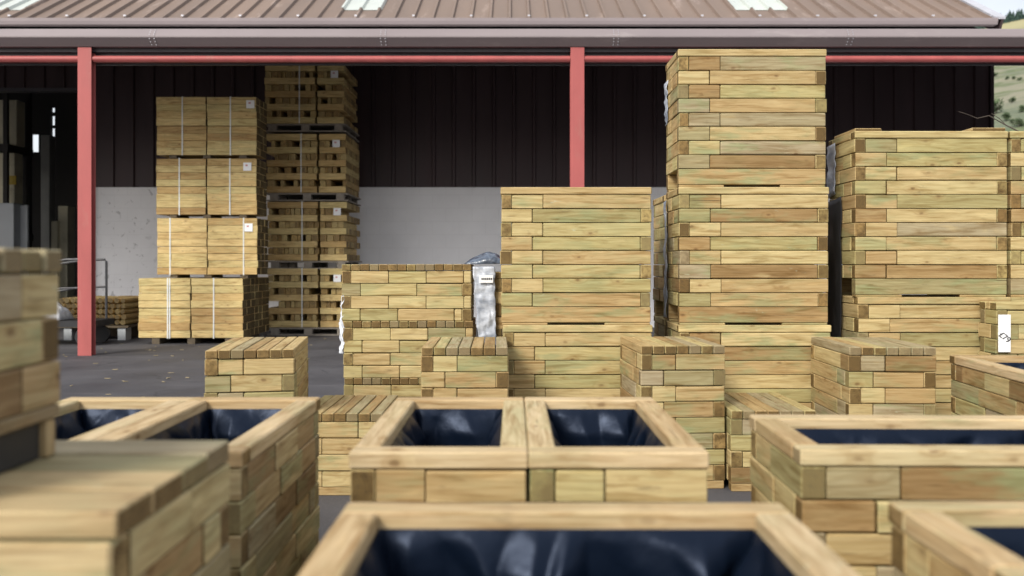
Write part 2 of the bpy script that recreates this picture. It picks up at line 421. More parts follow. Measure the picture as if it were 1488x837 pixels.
def timber_box(name, label, cat, x0, y0, z0, W, D, rows, top='rim', base='feet', mode='tower', smode='long', rz=0,
               group=None, tones=TONES, liner=True, plank_axis=1, plank_w=.115, mat='wood'):
    """x0,y0 = the front left corner (rotation is about it), z0 = what it stands on"""
    rz += rnd.uniform(-.45, .45); r = R(rz); cx = x0 + math.cos(r) * W / 2 - math.sin(r) * D / 2; cy = y0 + math.sin(r) * W / 2 + math.cos(r) * D / 2
    t = thing(name, label, cat, (cx, cy, z0), rz, group)
    X0, X1, Y0, Y1 = -W / 2, W / 2, -D / 2, D / 2
    w = W_; g = G_; zb = 0
    jit = lambda: rnd.gauss(0, .0022)
    # base
    if base == 'fork':
        b = MB(); b.block((X0 + .002, Y0 + .002, .014), (X1 - .002, Y0 + w, .098), 0, tone=rnd.choice((.1, .3, .9, .97)), hue=.9)
        b.build('base_board', 'wood', t)
        b = MB(); b.block((X0 + .002, Y1 - w, .014), (X1 - .002, Y1 - .002, .098), 0, tone=.3)
        b.build('base_board', 'wood', t)
        for (a, c) in ((X0 + .004, X0 + W * .31), (X1 - W * .31, X1 - .004)):
            for yy in (Y0 + .004, Y1 - w - .004):
                f = MB(); f.block((a, yy, 0), (c, yy + w, .0125), 0, tone=.3); f.build('foot_strip', 'wood', t)
        zb = .1
    elif base == 'skid':
        b = MB(); b.block((X0, Y0, .066), (X1, Y1, .088), 1, tone=.15, hue=.2); b.build('base_board', 'wood_grey', t)
        for xx in (X0 + .006, X1 - .024):
            for yy in (Y0 + .004, Y1 - .032):
                f = MB(); f.block((xx, yy, 0), (xx + .018, yy + .028, .064), 2, tone=.3, hue=.2); f.build('foot', mat, t)
        f = MB(); f.block((X0 + .03, Y0 + .036, 0), (X1 - .016, Y1 - .036, .063), 0); f.build('shade_block', 'black', t)  # black block added so the opening under the box reads as deep shade
        zb = .09
    elif base == 'low':
        for yy in (Y0 + .003, Y1 - .06):
            b = MB(); b.block((X0 + .004, yy, 0), (X1 - .004, yy + .055, .038), 0, tone=.25, hue=.3); b.build('base_board', 'wood', t)
        zb = .04
    elif base == 'mid':
        for yy in (Y0 + .003, Y1 - .06):
            b = MB(); b.block((X0 + .004, yy, 0), (X1 - .004, yy + .055, .078), 0, tone=.35, hue=.3); b.build('base_board', 'wood', t)
        for xx in (X0 + .003, X1 - .06):
            b = MB(); b.block((xx, Y0 + .06, 0), (xx + .055, Y1 - .062, .078), 1, tone=.35, hue=.3); b.build('base_board', 'wood', t)
        zb = .08
    # block courses
    bm = MB()
    for i in range(rows):
        za, zc = zb + i * P_, zb + (i + 1) * P_ - g
        k = rows - 1 - i; even = (k % 2 == 0)
        fr = (X0 + w, X1) if even else (X0, X1 - w)
        bk = (X0, X1 - w) if even else (X0 + w, X1)
        rt = (Y0 + w, Y1) if even else (Y0, Y1 - w)
        lf = (Y0, Y1 - w) if even else (Y0 + w, Y1)
        for (a, c) in split_run(*fr, mode, k):
            d = jit(); tw = Matrix.Translation(((a + c) / 2, Y0, za)) @ Matrix.Rotation(rnd.gauss(0, .0035 / max(.6, (c - a) * 2)), 4, 'Z') @ Matrix.Rotation(rnd.gauss(0, .0012), 4, 'Y') @ Matrix.Translation((-(a + c) / 2, -Y0, -za))
            bm.block((a + g / 2, Y0 + d, za), (c - g / 2, Y0 + w - .001, zc - rnd.choice((0, 0, .001, .0025))), 0, rnd.choice((.002, .003, .005)), tone=tone_pick(tones), mat=tw)
        for (a, c) in split_run(*bk, mode, k):
            d = jit(); bm.block((a + g / 2, Y1 - w + .001, za), (c - g / 2, Y1 + d, zc), 0, tone=tone_pick(tones))
        for (a, c) in split_run(*rt, smode, k):
            d = jit(); bm.block((X1 - w + .001, a + g / 2, za), (X1 + d, c - g / 2, zc), 1, tone=tone_pick(tones))
        for (a, c) in split_run(*lf, smode, k):
            d = jit(); bm.block((X0 + d, a + g / 2, za), (X0 + w - .001, c - g / 2, zc), 1, tone=tone_pick(tones))
    bm.build('block_wall', mat, t)
    if not (top == 'rim' and liner):
        ln = MB(); q = w + .001; za, zc = zb + .001, zb + rows * P_ - .002
        if D > 3 * w:
            ln.box((X0 + q, Y0 + q, za), (X1 - q, Y0 + q + .006, zc)); ln.box((X0 + q, Y1 - q - .006, za), (X1 - q, Y1 - q, zc))
            ln.box((X0 + q, Y0 + q + .0065, za), (X0 + q + .006, Y1 - q - .0065, zc)); ln.box((X1 - q - .006, Y0 + q + .0065, za), (X1 - q, Y1 - q - .0065, zc))
        else: ln.box((X0 + q, Y0 + q, za), (X1 - q, Y1 - q, zc))
        ln.build('hidden_backing', 'black', t)  # unseen black backing, added to stop light showing through the course gaps
    zt = zb + rows * P_
    if top == 'rim':
        rw = w + .004; e = .003
        tn = lambda: rnd.choice((.3, .38, .45, .5, .55, .65))
        for lo, hi, ax in (((X0 - e, Y0 - e, zt), (X1 + e, Y0 + rw, zt + CAP), 0), ((X0 - e, Y1 - rw, zt), (X1 + e, Y1 + e, zt + CAP), 0),
                           ((X0 - e, Y0 + rw + g, zt), (X0 + rw, Y1 - rw - g, zt + CAP), 1), ((X1 - rw, Y0 + rw + g, zt), (X1 + e, Y1 - rw - g, zt + CAP), 1)):
            rm = MB(); rm.block(lo, hi, ax, .004, rnd.random() if liner else rnd.uniform(.4, .72), rnd.uniform(0, .8)); rm.build('rim_board', 'wood_rim' if liner else 'wood', t)
    else:
        rm = MB()
        if plank_axis == 1:
            n = max(3, round(W / W_)); pw = W / n
            for i in range(n):
                a = X0 + i * pw
                rm.block((a + g, Y0 - .002 + rnd.uniform(-.002, .002), zt + rnd.uniform(0, .001)), (a + pw - g, Y1 + rnd.uniform(-.004, .004), zt + CAP + rnd.uniform(-.0015, .0015)), 1, .0025,
                         rnd.choice((.12, .3, .5, .7, .96, .98)), rnd.uniform(0, .6))
        else:
            n = max(3, round(D / plank_w)); pw = D / n
            for i in range(n):
                a = Y0 + i * pw
                rm.block((X0 + rnd.uniform(-.004, .004), a + g, zt + rnd.uniform(0, .002)), (X1 + (rnd.uniform(-.006, .006) if i else .004), a + pw - g, zt + CAP + rnd.uniform(-.002, .002)), 0, .003,
                         (.42 if i < 2 else rnd.choice((.96, .98, .9))), rnd.uniform(0, .5))
        rm.build('plank_top', mat, t)
    if top == 'rim' and liner:
        iw, idp = W / 2 - w - .006, D / 2 - w - .006
        per = [(-iw, -idp), (iw, -idp), (iw, idp), (-iw, idp)]
        nb = 420; dep = zt - .06; sd = rnd.uniform(0, 90)
        tot = 4 * (iw + idp)
        def ring(s_):
            d = s_ * tot; segs = [2 * iw, 2 * idp, 2 * iw, 2 * idp]
            for k in range(4):
                if d <= segs[k] or k == 3:
                    f = min(1, d / segs[k]); p, q = per[k], per[(k + 1) % 4]
                    x = p[0] + (q[0] - p[0]) * f; y = p[1] + (q[1] - p[1]) * f
                    nrm = ((0, 1), (-1, 0), (0, -1), (1, 0))[k]
                    return x, y, nrm, f, d
                d -= segs[k]
        nv = 34
        folds = []; q = 0
        while q < tot:
            q += rnd.uniform(.05, .15); folds.append((q, rnd.uniform(-.5, .5), rnd.uniform(.05, .13), rnd.uniform(.022, .055), rnd.random(), rnd.uniform(.09, .22)))
        def fn(u_, v_):
            x, y, nr, f, d = ring(u_)
            s = u_ * tot; v_ = v_ ** 1.8; h = v_ * dep
            edge = min(1, min(f, 1 - f) * 12)
            a = 0
            for (q0, sl0, wd0, am, mo, ln) in folds:
                dd = (s - q0 - sl0 * h + tot / 2) % tot - tot / 2
                if mo < .5: ww = wd0 * max(0, 1 - h / ln); g1 = h / ln * 1.5        # hanging triangle, point down
                else: ww = wd0 * (.5 + min(1, h / ln)); g1 = min(1, h / .07)        # crease that widens downwards
                if ww > .002:
                    k = 1 - abs(dd) / ww
                    if k > 0: a = max(a, am * k ** .8 * g1)
            a += (.005 + .006 * mnoise.noise((s * 14 + h * 9, h * 16, sd))) * min(1, h / .02)
            a = .001 + max(0, a) * (.2 + .8 * edge) + .02 * v_
            return (x + nr[0] * a, y + nr[1] * a, zt + .011 - h)
        lm = MB(); lm.grid(fn, nb, nv, closed=True)
        b0 = len(lm.v) - nb; lm.v.append((0, 0, zt + .011 - dep)); c = len(lm.v) - 1
        for i in range(nb): lm.face([b0 + i, b0 + (i + 1) % nb, c])
        lm.build('liner', 'liner', t, smooth=True)
    return t

H_ = 1.06; K_ = 1250.0
# open planters in the foreground
PB = dict(rows=7, base='mid', tones=TONES_T)
gp = 'open planters with black liners'
timber_box('planter', 'wide open planter nearest the camera, large black liner showing at the bottom centre', 'planter', -.288, 1.03, 0, .756, .481, mode='tower', group=gp, **PB)
timber_box('planter', 'narrow deep planter, left one of the touching pair behind the nearest planter', 'planter', -.361, 1.918, 0, .394, .797, mode='stool', group=gp, **PB)
timber_box('planter', 'narrow deep planter, right one of the touching pair behind the nearest planter', 'planter', .040, 1.918, 0, .397, .797, mode='stool', group=gp, **PB)
timber_box('planter', 'wide planter with weathered grey-green left side, right of the touching pair', 'planter', .655, 1.945, 0, .80, .455, mode='tower', smode='long', rz=-1.5, group=gp, **PB)
timber_box('planter', 'planter cut off by the bottom right corner, in front of the weathered wide planter', 'planter', .668, 1.13, 0, .784, .392, mode='tower', group=gp, **PB)
timber_box('planter', 'deep planter with long grey-brown block side in full view, beside the plank-topped box', 'planter', -.998, 1.925, 0, .392, .79, mode='tower', smode='bond', group=gp, mat='wood_weather', **PB)
timber_box('planter', 'deep planter partly hidden behind the small raised box at far left', 'planter', -1.396, 1.925, 0, .392, .79, mode='tower', smode='bond', group=gp, mat='wood_weather', **PB)
timber_box('planter', 'turned planter running off the right edge below the white price tag', 'planter', 1.958, 3.20, 0, .70, .80, mode='bond', smode='bond', rz=-6, group=gp, **PB)

# plank topped boxes
timber_box('bench_box', 'large blurred box with crosswise plank top at the near left corner', 'bench box', -1.314, 1.146, .018, .784, .47, 9, top='planks', base=None, mode='tower', smode='bond', plank_axis=0, tones=TONES_T, mat='wood_weather')
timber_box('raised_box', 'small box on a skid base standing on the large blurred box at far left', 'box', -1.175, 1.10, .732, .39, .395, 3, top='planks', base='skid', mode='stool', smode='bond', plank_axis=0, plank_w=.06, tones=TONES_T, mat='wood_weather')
gs = 'plank topped seat boxes'
SB = dict(rows=8, top='planks', base='low', mode='stool', smode='stool', group=gs)
timber_box('seat_box', 'plank topped seat box standing alone on asphalt, left of the six-plank low bench', 'seat box', -1.372, 3.84, 0, .392, .70, rz=8, **SB)
timber_box('seat_box', 'plank topped seat box standing between the wide block stack and the two-planter stack', 'seat box', -.422, 3.985, 0, .404, .585, rz=1, **SB)
timber_box('seat_box', 'plank topped seat box in front of the tallest three-planter tower', 'seat box', .605, 4.05, 0, .405, .53, rz=3, tones=TONES_T, **SB)
timber_box('seat_box', 'plank topped seat box with dark end planks in front of the right-hand stack', 'seat box', 1.567, 4.00, 0, .40, .575, rz=-2, tones=TONES_T, **SB)
gb = 'low plank topped benches'
BB = dict(rows=4, top='planks', base='low', mode='bond', smode='bond', group=gb)
timber_box('low_bench', 'low grey plank topped bench left of the touching planter pair', 'bench', -.985, 3.95, 0, .39, .56, **BB)
timber_box('low_bench', 'low grey plank topped bench right of the touching planter pair', 'bench', 1.022, 4.02, 0, .40, .58, tones=TONES_T, **BB)

# stacks of planters
TB = dict(rows=8, base='fork', mode='tower', smode='bond')
U8 = .738; U10 = .888
g2 = 'stack of two planters'
timber_box('stacked_planter', 'upper planter of the two-high stack in the middle, pale yellow blocks with green base board', 'planter', -.058, 4.6, U8, .802, .39, group=g2, tones=TONES_Y, liner=False, **TB)
timber_box('stacked_planter', 'lower planter of the two-high stack in the middle, standing on the asphalt', 'planter', -.046, 4.6, 0, .795, .39, group=g2, tones=TONES_Y, liner=False, **TB)
g3 = 'tower of three planters'
timber_box('stacked_planter', 'topmost planter of the tallest tower, level with the red beam', 'planter', .89, 4.6, 2 * U8, .79, .37, group=g3, tones=TONES_T, liner=False, **TB)
timber_box('stacked_planter', 'middle planter of the tallest three-high tower', 'planter', .893, 4.595, U8, .797, .38, group=g3, tones=TONES_T, liner=False, **TB)
timber_box('stacked_planter', 'bottom planter of the tallest tower, behind the seat box', 'planter', .893, 4.595, 0, .81, .38, group=g3, tones=TONES_T, liner=False, **TB)
g4 = 'stack of deep planters on the right'
TBB = dict(TB, rows=10)
timber_box('stacked_planter', 'upper ten-course planter of the broad stack right of the tallest tower', 'planter', 1.836, 4.6, U10, .815, .38, group=g4, tones=TONES, liner=False, **TBB)
timber_box('stacked_planter', 'lower ten-course planter of the broad stack right of the tallest tower', 'planter', 1.85, 4.595, 0, .81, .38, group=g4, tones=TONES, liner=False, **TBB)
g5 = 'stack of planters cut by the right edge'
timber_box('stacked_planter', 'upper planter of the stack cut off by the right edge', 'planter', 2.668, 4.6, U10, .80, .38, group=g5, tones=TONES_T, liner=False, **TBB)
timber_box('stacked_planter', 'lower planter of the stack cut off by the right edge', 'planter', 2.672, 4.6, 0, .80, .38, group=g5, tones=TONES_T, liner=False, **TBB)
tp = timber_box('tagged_planter', 'shallow upright planter at the right edge carrying a white price tag', 'planter', 2.48, 4.40, 0, .80, .16, 10, base='mid', mode='stool', smode='stool', tones=[.45, .55, .7, .8, .9], liner=False)
pt = MB(); pt.block((-.398, -.0905, .615), (-.335, -.088, .806), 0, .0005); pt = pt.build('price_tag', 'paper', tp)
cu = bpy.data.curves.new('writing', 'FONT'); cu.body = '£79'; cu.size = .042; cu.align_x = 'CENTER'; cu.align_y = 'CENTER'; cu.extrude = .0004; cu.offset = .0006
tmp = bpy.data.objects.new('tmp', cu); COL.objects.link(tmp)
me = bpy.data.meshes.new_from_object(tmp.evaluated_get(bpy.context.evaluated_depsgraph_get()))
bpy.data.objects.remove(tmp); bpy.data.curves.remove(cu)
me.materials.clear(); me.materials.append(M['ink'])
to = bpy.data.objects.new('writing', me); COL.objects.link(to); to.parent = pt
to.location = (-.366, -.0912, .69); to.rotation_euler = (R(90), R(38), 0)
g6 = 'stack behind the tallest tower'
timber_box('stacked_planter', 'upper planter of the stack glimpsed between the middle stack and the tallest tower', 'planter', .908, 5.12, U8, .79, .39, group=g6, tones=TONES_T, liner=False, **TB)
timber_box('stacked_planter', 'lower planter of the stack glimpsed between the middle stack and the tallest tower', 'planter', .908, 5.12, 0, .79, .39, group=g6, tones=TONES_T, liner=False, **TB)
g7 = 'wide block boxes stacked three high'
LB = dict(rows=4, top='planks', base=None, mode='bond', smode='bond', tones=TONES_Y)
for i, lb in enumerate(('lowest', 'middle', 'topmost')):
    timber_box('block_box', lb + ' plank topped block box of the wide stack left of the silver wrapped sheets', 'box', (-1.0, -1.004, -1.015)[i], 5.12, i * .339 + .048, .774, .39, group=g7, **LB)
for yy, lb in ((5.14, 'front low timber bearer under the wide block box stack'), (5.44, 'rear low timber bearer under the wide block box stack')):
    bb = MB(); bb.block((-1.0, yy, 0), (-.23, yy + .06, .047), 0, tone=.2)
    tag(bb.build('timber_bearer', 'wood'), lb, 'bearer', 'bearers under the wide stack')
for yy, lb in ((1.16, 'front thin bearer under the large blurred box'), (1.54, 'rear thin bearer under the large blurred box')):
    bb = MB(); bb.block((-1.30, yy, 0), (-.535, yy + .05, .0175), 0, tone=.2)
    tag(bb.build('timber_bearer', 'wood'), lb, 'bearer', 'bearers under the large blurred box')
g8 = 'narrow block boxes stacked behind the middle stack'
for i, lb in enumerate(('lowest', 'middle', 'topmost')):
    timber_box('block_box', lb + ' block box of the narrow strip of stack just left of the two-high planters', 'box', -.118, 5.125, i * .339, .774, .39, group=g8, **dict(LB, tones=TONES_T, mode='stool'))

# loose corner pieces on the right stack
for (a, c, ya, yb, lab) in ((1.842, 1.985, 4.62, 4.92, 'short loose board lying on the left end of the broad right stack'),
                            (2.46, 2.64, 4.60, 4.92, 'short loose board lying on the right end of the broad right stack')):
    b = MB(); b.block((a, ya, 2 * U10 + .001), (c, yb, 2 * U10 + .018), 1, tone=.4, hue=.1)
    tag(b.build('loose_board', 'wood'), lab, 'board', 'loose boards on the right stack')

# ------------------------------------------------------------------ plastic sheets
def film(name, label, pts, mat='film', amp=.012, nu=16, nv=36, sd=0, cat='plastic sheet'):
    """pts: four corners (top-left, top-right, bottom-right, bottom-left) bilinear with crumples"""
    a, b, c, d = [Vector(p) for p in pts]; n = (b - a).cross(d - a).normalized()
    def fn(u, v):
        p = (a * (1 - u) + b * u) * (1 - v) + (d * (1 - u) + c * u) * v
        k = mnoise.noise((u * 3 + sd, v * 9, sd)) * 1.0 + mnoise.noise((u * 9, v * 24 + sd, 5)) * .5
        e = mnoise.noise((v * 8 + sd, 2.2, u)) * .012
        return p + n * (amp * k + amp * 1.0) + Vector((e, 0, 0))
    mb = MB(); mb.grid(fn, nu, nv)
    return tag(mb.build(name, mat, smooth=True, thick=.0012), label, cat)
fs = film('plastic_sheet', 'crumpled silver white plastic sheet hanging beside the wide block stack', [(-.235, 5.09, 1.05), (-.10, 5.10, 1.05), (-.095, 5.10, .55), (-.19, 5.09, .55)], 'silver', amp=-.014, sd=3)
lb = MB(); lb.box((-.193, 5.062, .955), (-.112, 5.064, 1.0)); lb = lb.build('printed_label', 'paper', fs)
ik = MB()
for i in range(6): ik.box((-.180 + i * .011, 5.0605, .972), (-.172 + i * .011, 5.0615, .984))
ik.build('print', 'ink', lb)
# dark folded film bundle on top
mb = MB()
def dome(u, v):
    x = -.29 + u * .24; y = 5.12 + v * .34
    s = math.sin(math.pi * min(1, max(0, u))) ** .5 * math.sin(math.pi * v) ** .4
    z = 1.067 + s * (.025 + .062 * min(1, u * 1.3)) + mnoise.noise((u * 6, v * 5, 1.1)) * .014 * s
    return (x, y, z)
mb.grid(dome, 26, 20)
tag(mb.build('folded_sheet', 'darkfilm', smooth=True, thick=.0015), 'folded dark blue plastic sheet lying on top beside the two-high planters', 'plastic sheet')
film('plastic_sheet', 'torn white plastic strip hanging at the left side of the wide block stack', [(-1.035, 5.16, .88), (-1.017, 5.115, .88), (-1.012, 5.115, .53), (-1.045, 5.16, .53)], amp=.012, nu=8, sd=11)
film('plastic_sheet', 'bluish plastic film on the left side of the tallest tower near its top', [(.886, 4.968, 2.10), (.886, 4.88, 2.11), (.886, 4.89, 1.88), (.886, 4.968, 1.86)], 'silver', amp=-.003, nu=8, nv=14, sd=15)
film('plastic_sheet', 'plastic film hanging down the left side of the broad right stack', [(1.829, 4.98, 1.74), (1.829, 4.86, 1.75), (1.829, 4.86, 1.46), (1.829, 4.98, 1.44)], 'silver', amp=-.004, nu=8, nv=16, sd=19)
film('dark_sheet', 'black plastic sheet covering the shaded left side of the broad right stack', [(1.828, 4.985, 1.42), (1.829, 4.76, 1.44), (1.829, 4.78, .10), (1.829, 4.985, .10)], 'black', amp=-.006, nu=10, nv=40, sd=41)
film('plastic_sheet', 'long narrow plastic film hanging in the gap right of the middle stack', [(.757, 5.0, 1.43), (.757, 4.93, 1.44), (.757, 4.93, .72), (.757, 5.0, .70)], 'silver', amp=-.005, nu=6, nv=40, sd=23)
film('plastic_sheet', 'long narrow plastic film hanging on the left side of the tallest tower low down', [(.886, 4.98, 1.42), (.886, 4.90, 1.43), (.886, 4.90, .76), (.886, 4.98, .76)], 'silver', amp=-.005, nu=6, nv=40, sd=29)

# ------------------------------------------------------------------ strapped bundles in the canopy
def strap(t, x, y, z0, z1, w=.016):
    b = MB(); b.box((x - w / 2, y - .004, z0), (x + w / 2, y - .001, z1)); b.box((x - w / 2, y - .004, z1), (x + w / 2, y + .44, z1 + .003))
    b.build('strap', 'strap', t)
def paper(t, x, y, z, s=.055, mark=True):
    b = MB(); b.box((x - s, y - .006, z - s), (x + s, y - .003, z + s)); p = b.build('paper_label', 'paper', t)
    if mark:
        c = MB(); c.box((x - s * .45, y - .008, z + s * .1), (x + s * .1, y - .0065, z + s * .5)); c.build('print', 'redink', p)
def bundle(label, x0, y0, z0, W, D, Hh, group, straps, lab, legs=.045, nd=3, packs=((0, .497), (.503, 1)), rowsn=8, mat='wood_fresh'):
    t = thing('timber_bundle', label, 'timber bundle', (x0 + W / 2, y0 + D / 2, z0), 0, group)
    bm = MB(); ph = Hh / rowsn
    for (a, c) in packs:
        for k in range(rowsn):
            za = legs + k * ph + (.006 if k >= rowsn / 2 else -.0)
            for j in range(nd):
                ya = -D / 2 + j * D / nd
                ex = rnd.uniform(-.007, .007)
                bm.block((-W / 2 + a * W + ex + .003, ya + .002 + (rnd.uniform(-.006, .006) if j == 0 else 0), za), (-W / 2 + c * W + ex - .003, ya + D / nd - .002, za + ph - rnd.choice((.001, .001, .004))), 0, .003, tone=rnd.random(), hue=rnd.random() * .8)
    bm.build('planks', mat, t)
    for f in (.16, .5, .86):
        b = MB(); b.box((-W / 2 + W * f - .05, -D / 2 + .02, 0), (-W / 2 + W * f + .05, D / 2 - .02, legs - .003)); b.build('bearer', 'bearer', t)
    for s_ in straps: strap(t, -W / 2 + W * s_, -D / 2, legs - .01, legs + Hh + .008)
    if lab: paper(t, -W / 2 + W * lab[0], -D / 2, legs + Hh * lab[1])
    return t
gA = 'strapped bundles in the four-high left pile'
bundle('lowest and widest strapped bundle of pale planks, standing on the asphalt in the left pile', -4.996, 11.5, 0, 1.40, 1.25, .79, gA, (.28, .30, .72), None, .085, 7)
bundle('second strapped plank bundle from the bottom of the left pile', -4.82, 11.68, .885, 1.367, .5, .76, gA, (.13, .86), (.91, .84))
bundle('third strapped plank bundle from the bottom of the left pile', -4.83, 11.68, 1.70, 1.36, .5, .755, gA, (.23, .735), (.91, .86))
bundle('topmost strapped plank bundle of the left pile', -4.83, 11.68, 2.51, 1.36, .5, .78, gA, (.26, .74), (.94, .88))
def sticker_bundle(label, x0, y0, z0, W, D, Hh, group):
    t = thing('timber_pallet', label, 'timber pallet', (x0 + W / 2, y0 + D / 2, z0), 0, group)
    bm = MB(); n = 9; ph = Hh / n; z1 = .125
    for (a, c) in ((0, .625), (.645, .98)):
        A, C_ = -W / 2 + a * W, -W / 2 + c * W
        for k in range(n):
            za = z1 + k * ph
            if k % 2 == 0:
                for j in range(6):
                    ya = -D / 2 + j * D / 6
                    bm.block((A + rnd.uniform(0, .012), ya, za), (C_ - rnd.uniform(0, .012), ya + D / 6 - .01, za + ph - .004), 0, .004, tone=rnd.random(), hue=rnd.random() * .6)
            else:
                x = A + .01
                while x < C_ - .05:
                    wd = rnd.uniform(.04, .10)
                    if rnd.random() < .84:
                        bm.block((x, -D / 2 + rnd.choice((.006, .02, .05)), za), (min(x + wd, C_), D / 2 - rnd.uniform(0, .05), za + ph - .006), 1, .004, tone=rnd.choice((.1, .3, .5, .75, .8, .9)))
                    x += wd + rnd.uniform(.002, .016)
    bm.build('planks', 'wood_stick', t)
    p = MB()
    p.box((-W / 2, -D / 2 + .01, .098), (W / 2, D / 2 - .01, .12)); p.box((-W / 2, -D / 2 + .01, 0), (W / 2, D / 2 - .01, .018))
    for f in (.05, .5, .95):
        for yy in (-D / 2 + .01, -.05, D / 2 - .11): p.box((-W / 2 + (W - .12) * f, yy, .0185), (-W / 2 + (W - .12) * f + .12, yy + .1, .0975))
    p.build('pallet', 'pallet', t)
    strap(t, -W / 2 + .43 * W, -D / 2, .125, .125 + Hh + .004)
    paper(t, -W / 2 + .86 * W, -D / 2, .125 + Hh * .83)
gB = 'stickered timber pallets in the right-hand pile'
for i, (z, x, lb) in enumerate(((0, -3.675, 'lowest'), (1.0, -3.675, 'second lowest'), (2.02, -3.69, 'second highest'), (3.06, -3.715, 'highest'))):
    sticker_bundle(lb + ' pallet of open-layered short timber in the pile against the dark wall', x, 12.9, z, 1.225, 1.15, .885, gB)

# pallet of round poles
t = thing('pole_pallet', 'low pallet of short round poles behind the left red post', 'pole pallet', (-5.9, 12.6, 0))
mb = MB()
for k in range(5):
    for j in range(12):
        x = -.44 + j * .078 + (k % 2) * .012; z = .25 + k * .077
        r = rnd.uniform(.032, .039); y0 = -.5 + rnd.uniform(-.02, .02); b = len(mb.v); n = 10
        tn = rnd.random(); c0 = (tn, .3, rnd.random(), 0); c1 = (tn * .6 + .2, .5, rnd.random(), 1)
        for yy in (y0, .5):
            for q in range(n): mb.v.append((x + r * math.cos(q * 2 * math.pi / n), yy, z + r * math.sin(q * 2 * math.pi / n)))
        for q in range(n):
            q2 = (q + 1) % n; mb.face([b + q2, b + q, b + n + q, b + n + q2], [(0, .1), (0, 0), (1, 0), (1, .1)], c0)
        mb.face([b + q for q in range(n)], [(r * math.cos(q), r * math.sin(q)) for q in range(n)], c1)
mb.build('poles', 'wood_fresh', t)
p = MB(); p.box((-.5, -.5, .175), (.5, .5, .205)); p.build('deck', 'bearer', t)
for x in (-.36, .0, .40):
    p = MB(); p.box((x - .055, -.48, 0), (x + .055, -.3, .174)); p.build('foot', 'whitepanel' if x else 'bearer', t)
p = MB(); p.box((-.47, .2, 0), (.47, .4, .174)); p.build('foot', 'bearer', t)

# trolley with tubular handle
t = thing('platform_trolley', 'black platform trolley with grey tube handles behind the left red post', 'trolley', (-6.0, 11.5, 0))
p = MB(); p.box((-.75, -.3, .25), (.55, .3, .33)); p.build('deck', 'black', t)
for x in (-.55, .4):
    for y in (-.22, .22):
        w = MB(); w.tube([(x, y - .03, .12), (x, y + .03, .12)], .12, 14); w.build('wheel', 'black', t)
for y in (-.27, .27):
    h = MB()
    h.tube([(-.72, y, 1.0), (.18, y, 1.13), (.43, y, 1.135), (.45, y, 1.11), (.45, y, .331)], .017, 8)
    h.build('handle', 'steel', t)
    h = MB(); h.tube([(-.72, y, .62), (.12, y, .755), (.433, y, .76)], .014, 8); h.build('rail', 'steel', t)
mb = MB()
def bag(u, v):
    x = -.42 + u * .5; y = -.26 + v * .4
    s = (math.sin(math.pi * u) * math.sin(math.pi * v)) ** .4
    return (-6.0 + x, 11.5 + y, .334 + s * (.24 + .06 * mnoise.noise((u * 5, v * 5, 2))))
mb.grid(bag, 22, 16)
tag(mb.build('plastic_bag', 'film', smooth=True, thick=.002), 'crumpled white plastic bag lying on the black trolley', 'bag')

# ------------------------------------------------------------------ canopy
ZC = 10.04
t = thing('canopy', 'open-fronted canopy with faded red posts and beam and brown metal gutter', 'canopy', (0, ZC, 0))
for x0 in (-10.9, -5.068, .683):
    p = MB(); w_ = .161
    p.block((x0, -.006, 0), (x0 + w_, .006, 3.60), 2, .002); p.block((x0 + w_ / 2 - .005, .0065, .002), (x0 + w_ / 2 + .005, .0895, 3.55), 2, .001)
    p.block((x0, .09, 0), (x0 + w_, .102, 3.55), 2, .002)
    p.build('post', 'red', t)
for (a, c) in ((-14, -10.905), (-10.735, -5.072), (-4.903, .679), (.848, 13)):
    p = MB(); y0, z0, z1 = .002, 3.438, 3.506
    p.prism([(y0 + .02, z0), (y0 + .09, z0), (y0 + .09, z1), (y0 + .02, z1), (y0 + .004, z1 - .02), (y0, (z0 + z1) / 2), (y0 + .004, z0 + .02)][::-1], a, c)
    p.build('beam', 'red', t)
p = MB(); p.box((-14, .12, 3.42), (13, .15, 3.66)); p.build('fascia_board', 'dark_trim', t)
p = MB(); p.box((-14, .06, 3.56), (13, .118, 3.605)); p.build('soffit_strip', 'dark_trim', t)
g = MB()
g.prism([(.10, 3.61), (-.015, 3.605), (-.105, 3.69), (-.106, 3.705), (-.05, 3.795), (-.04, 3.805), (-.03, 3.795), (.10, 3.79)][::-1], -14, 13)
gut = g.build('gutter', 'brown_metal', t)
for xp in (222, 557, 895, 1235):
    x = (xp - 744) * (ZC - .07) / K_
    b = MB(); b.prism([(-.0165, 3.603), (-.1075, 3.69), (-.1085, 3.705), (-.0525, 3.796), (-.049, 3.796), (-.10, 3.70), (-.015, 3.606)][::-1], x - .035, x + .035)
    j = b.build('joint_plate', 'brown_metal', gut)
    rv = MB()
    for dx in (-.027, .027):
        for f in (.15, .5, .85):
            rv.box((x + dx - .005, -.1085 + .055 * f - .004, 3.708 + .085 * f), (x + dx + .005, -.1085 + .055 * f, 3.716 + .085 * f))
            rv.box((x + dx - .005, -.107 + .088 * f - .006, 3.685 - .08 * f), (x + dx + .005, -.107 + .088 * f, 3.692 - .08 * f))
    rv.build('rivets', 'flash', j)
r_ = MB(); r_.prism([(.05, 3.72), (4.22, 4.77), (4.22, 4.81), (.05, 3.76)][::-1], -14, 13); r_.build('roof', 'soffit', t)
for i in range(6):
    y = .5 + i * .7; b = MB(); z = 3.72 + (y - .05) * .2518 - .12
    b.box((-14, y, z), (13, y + .06, z + .10)); b.build('purlin', 'soffit', t)

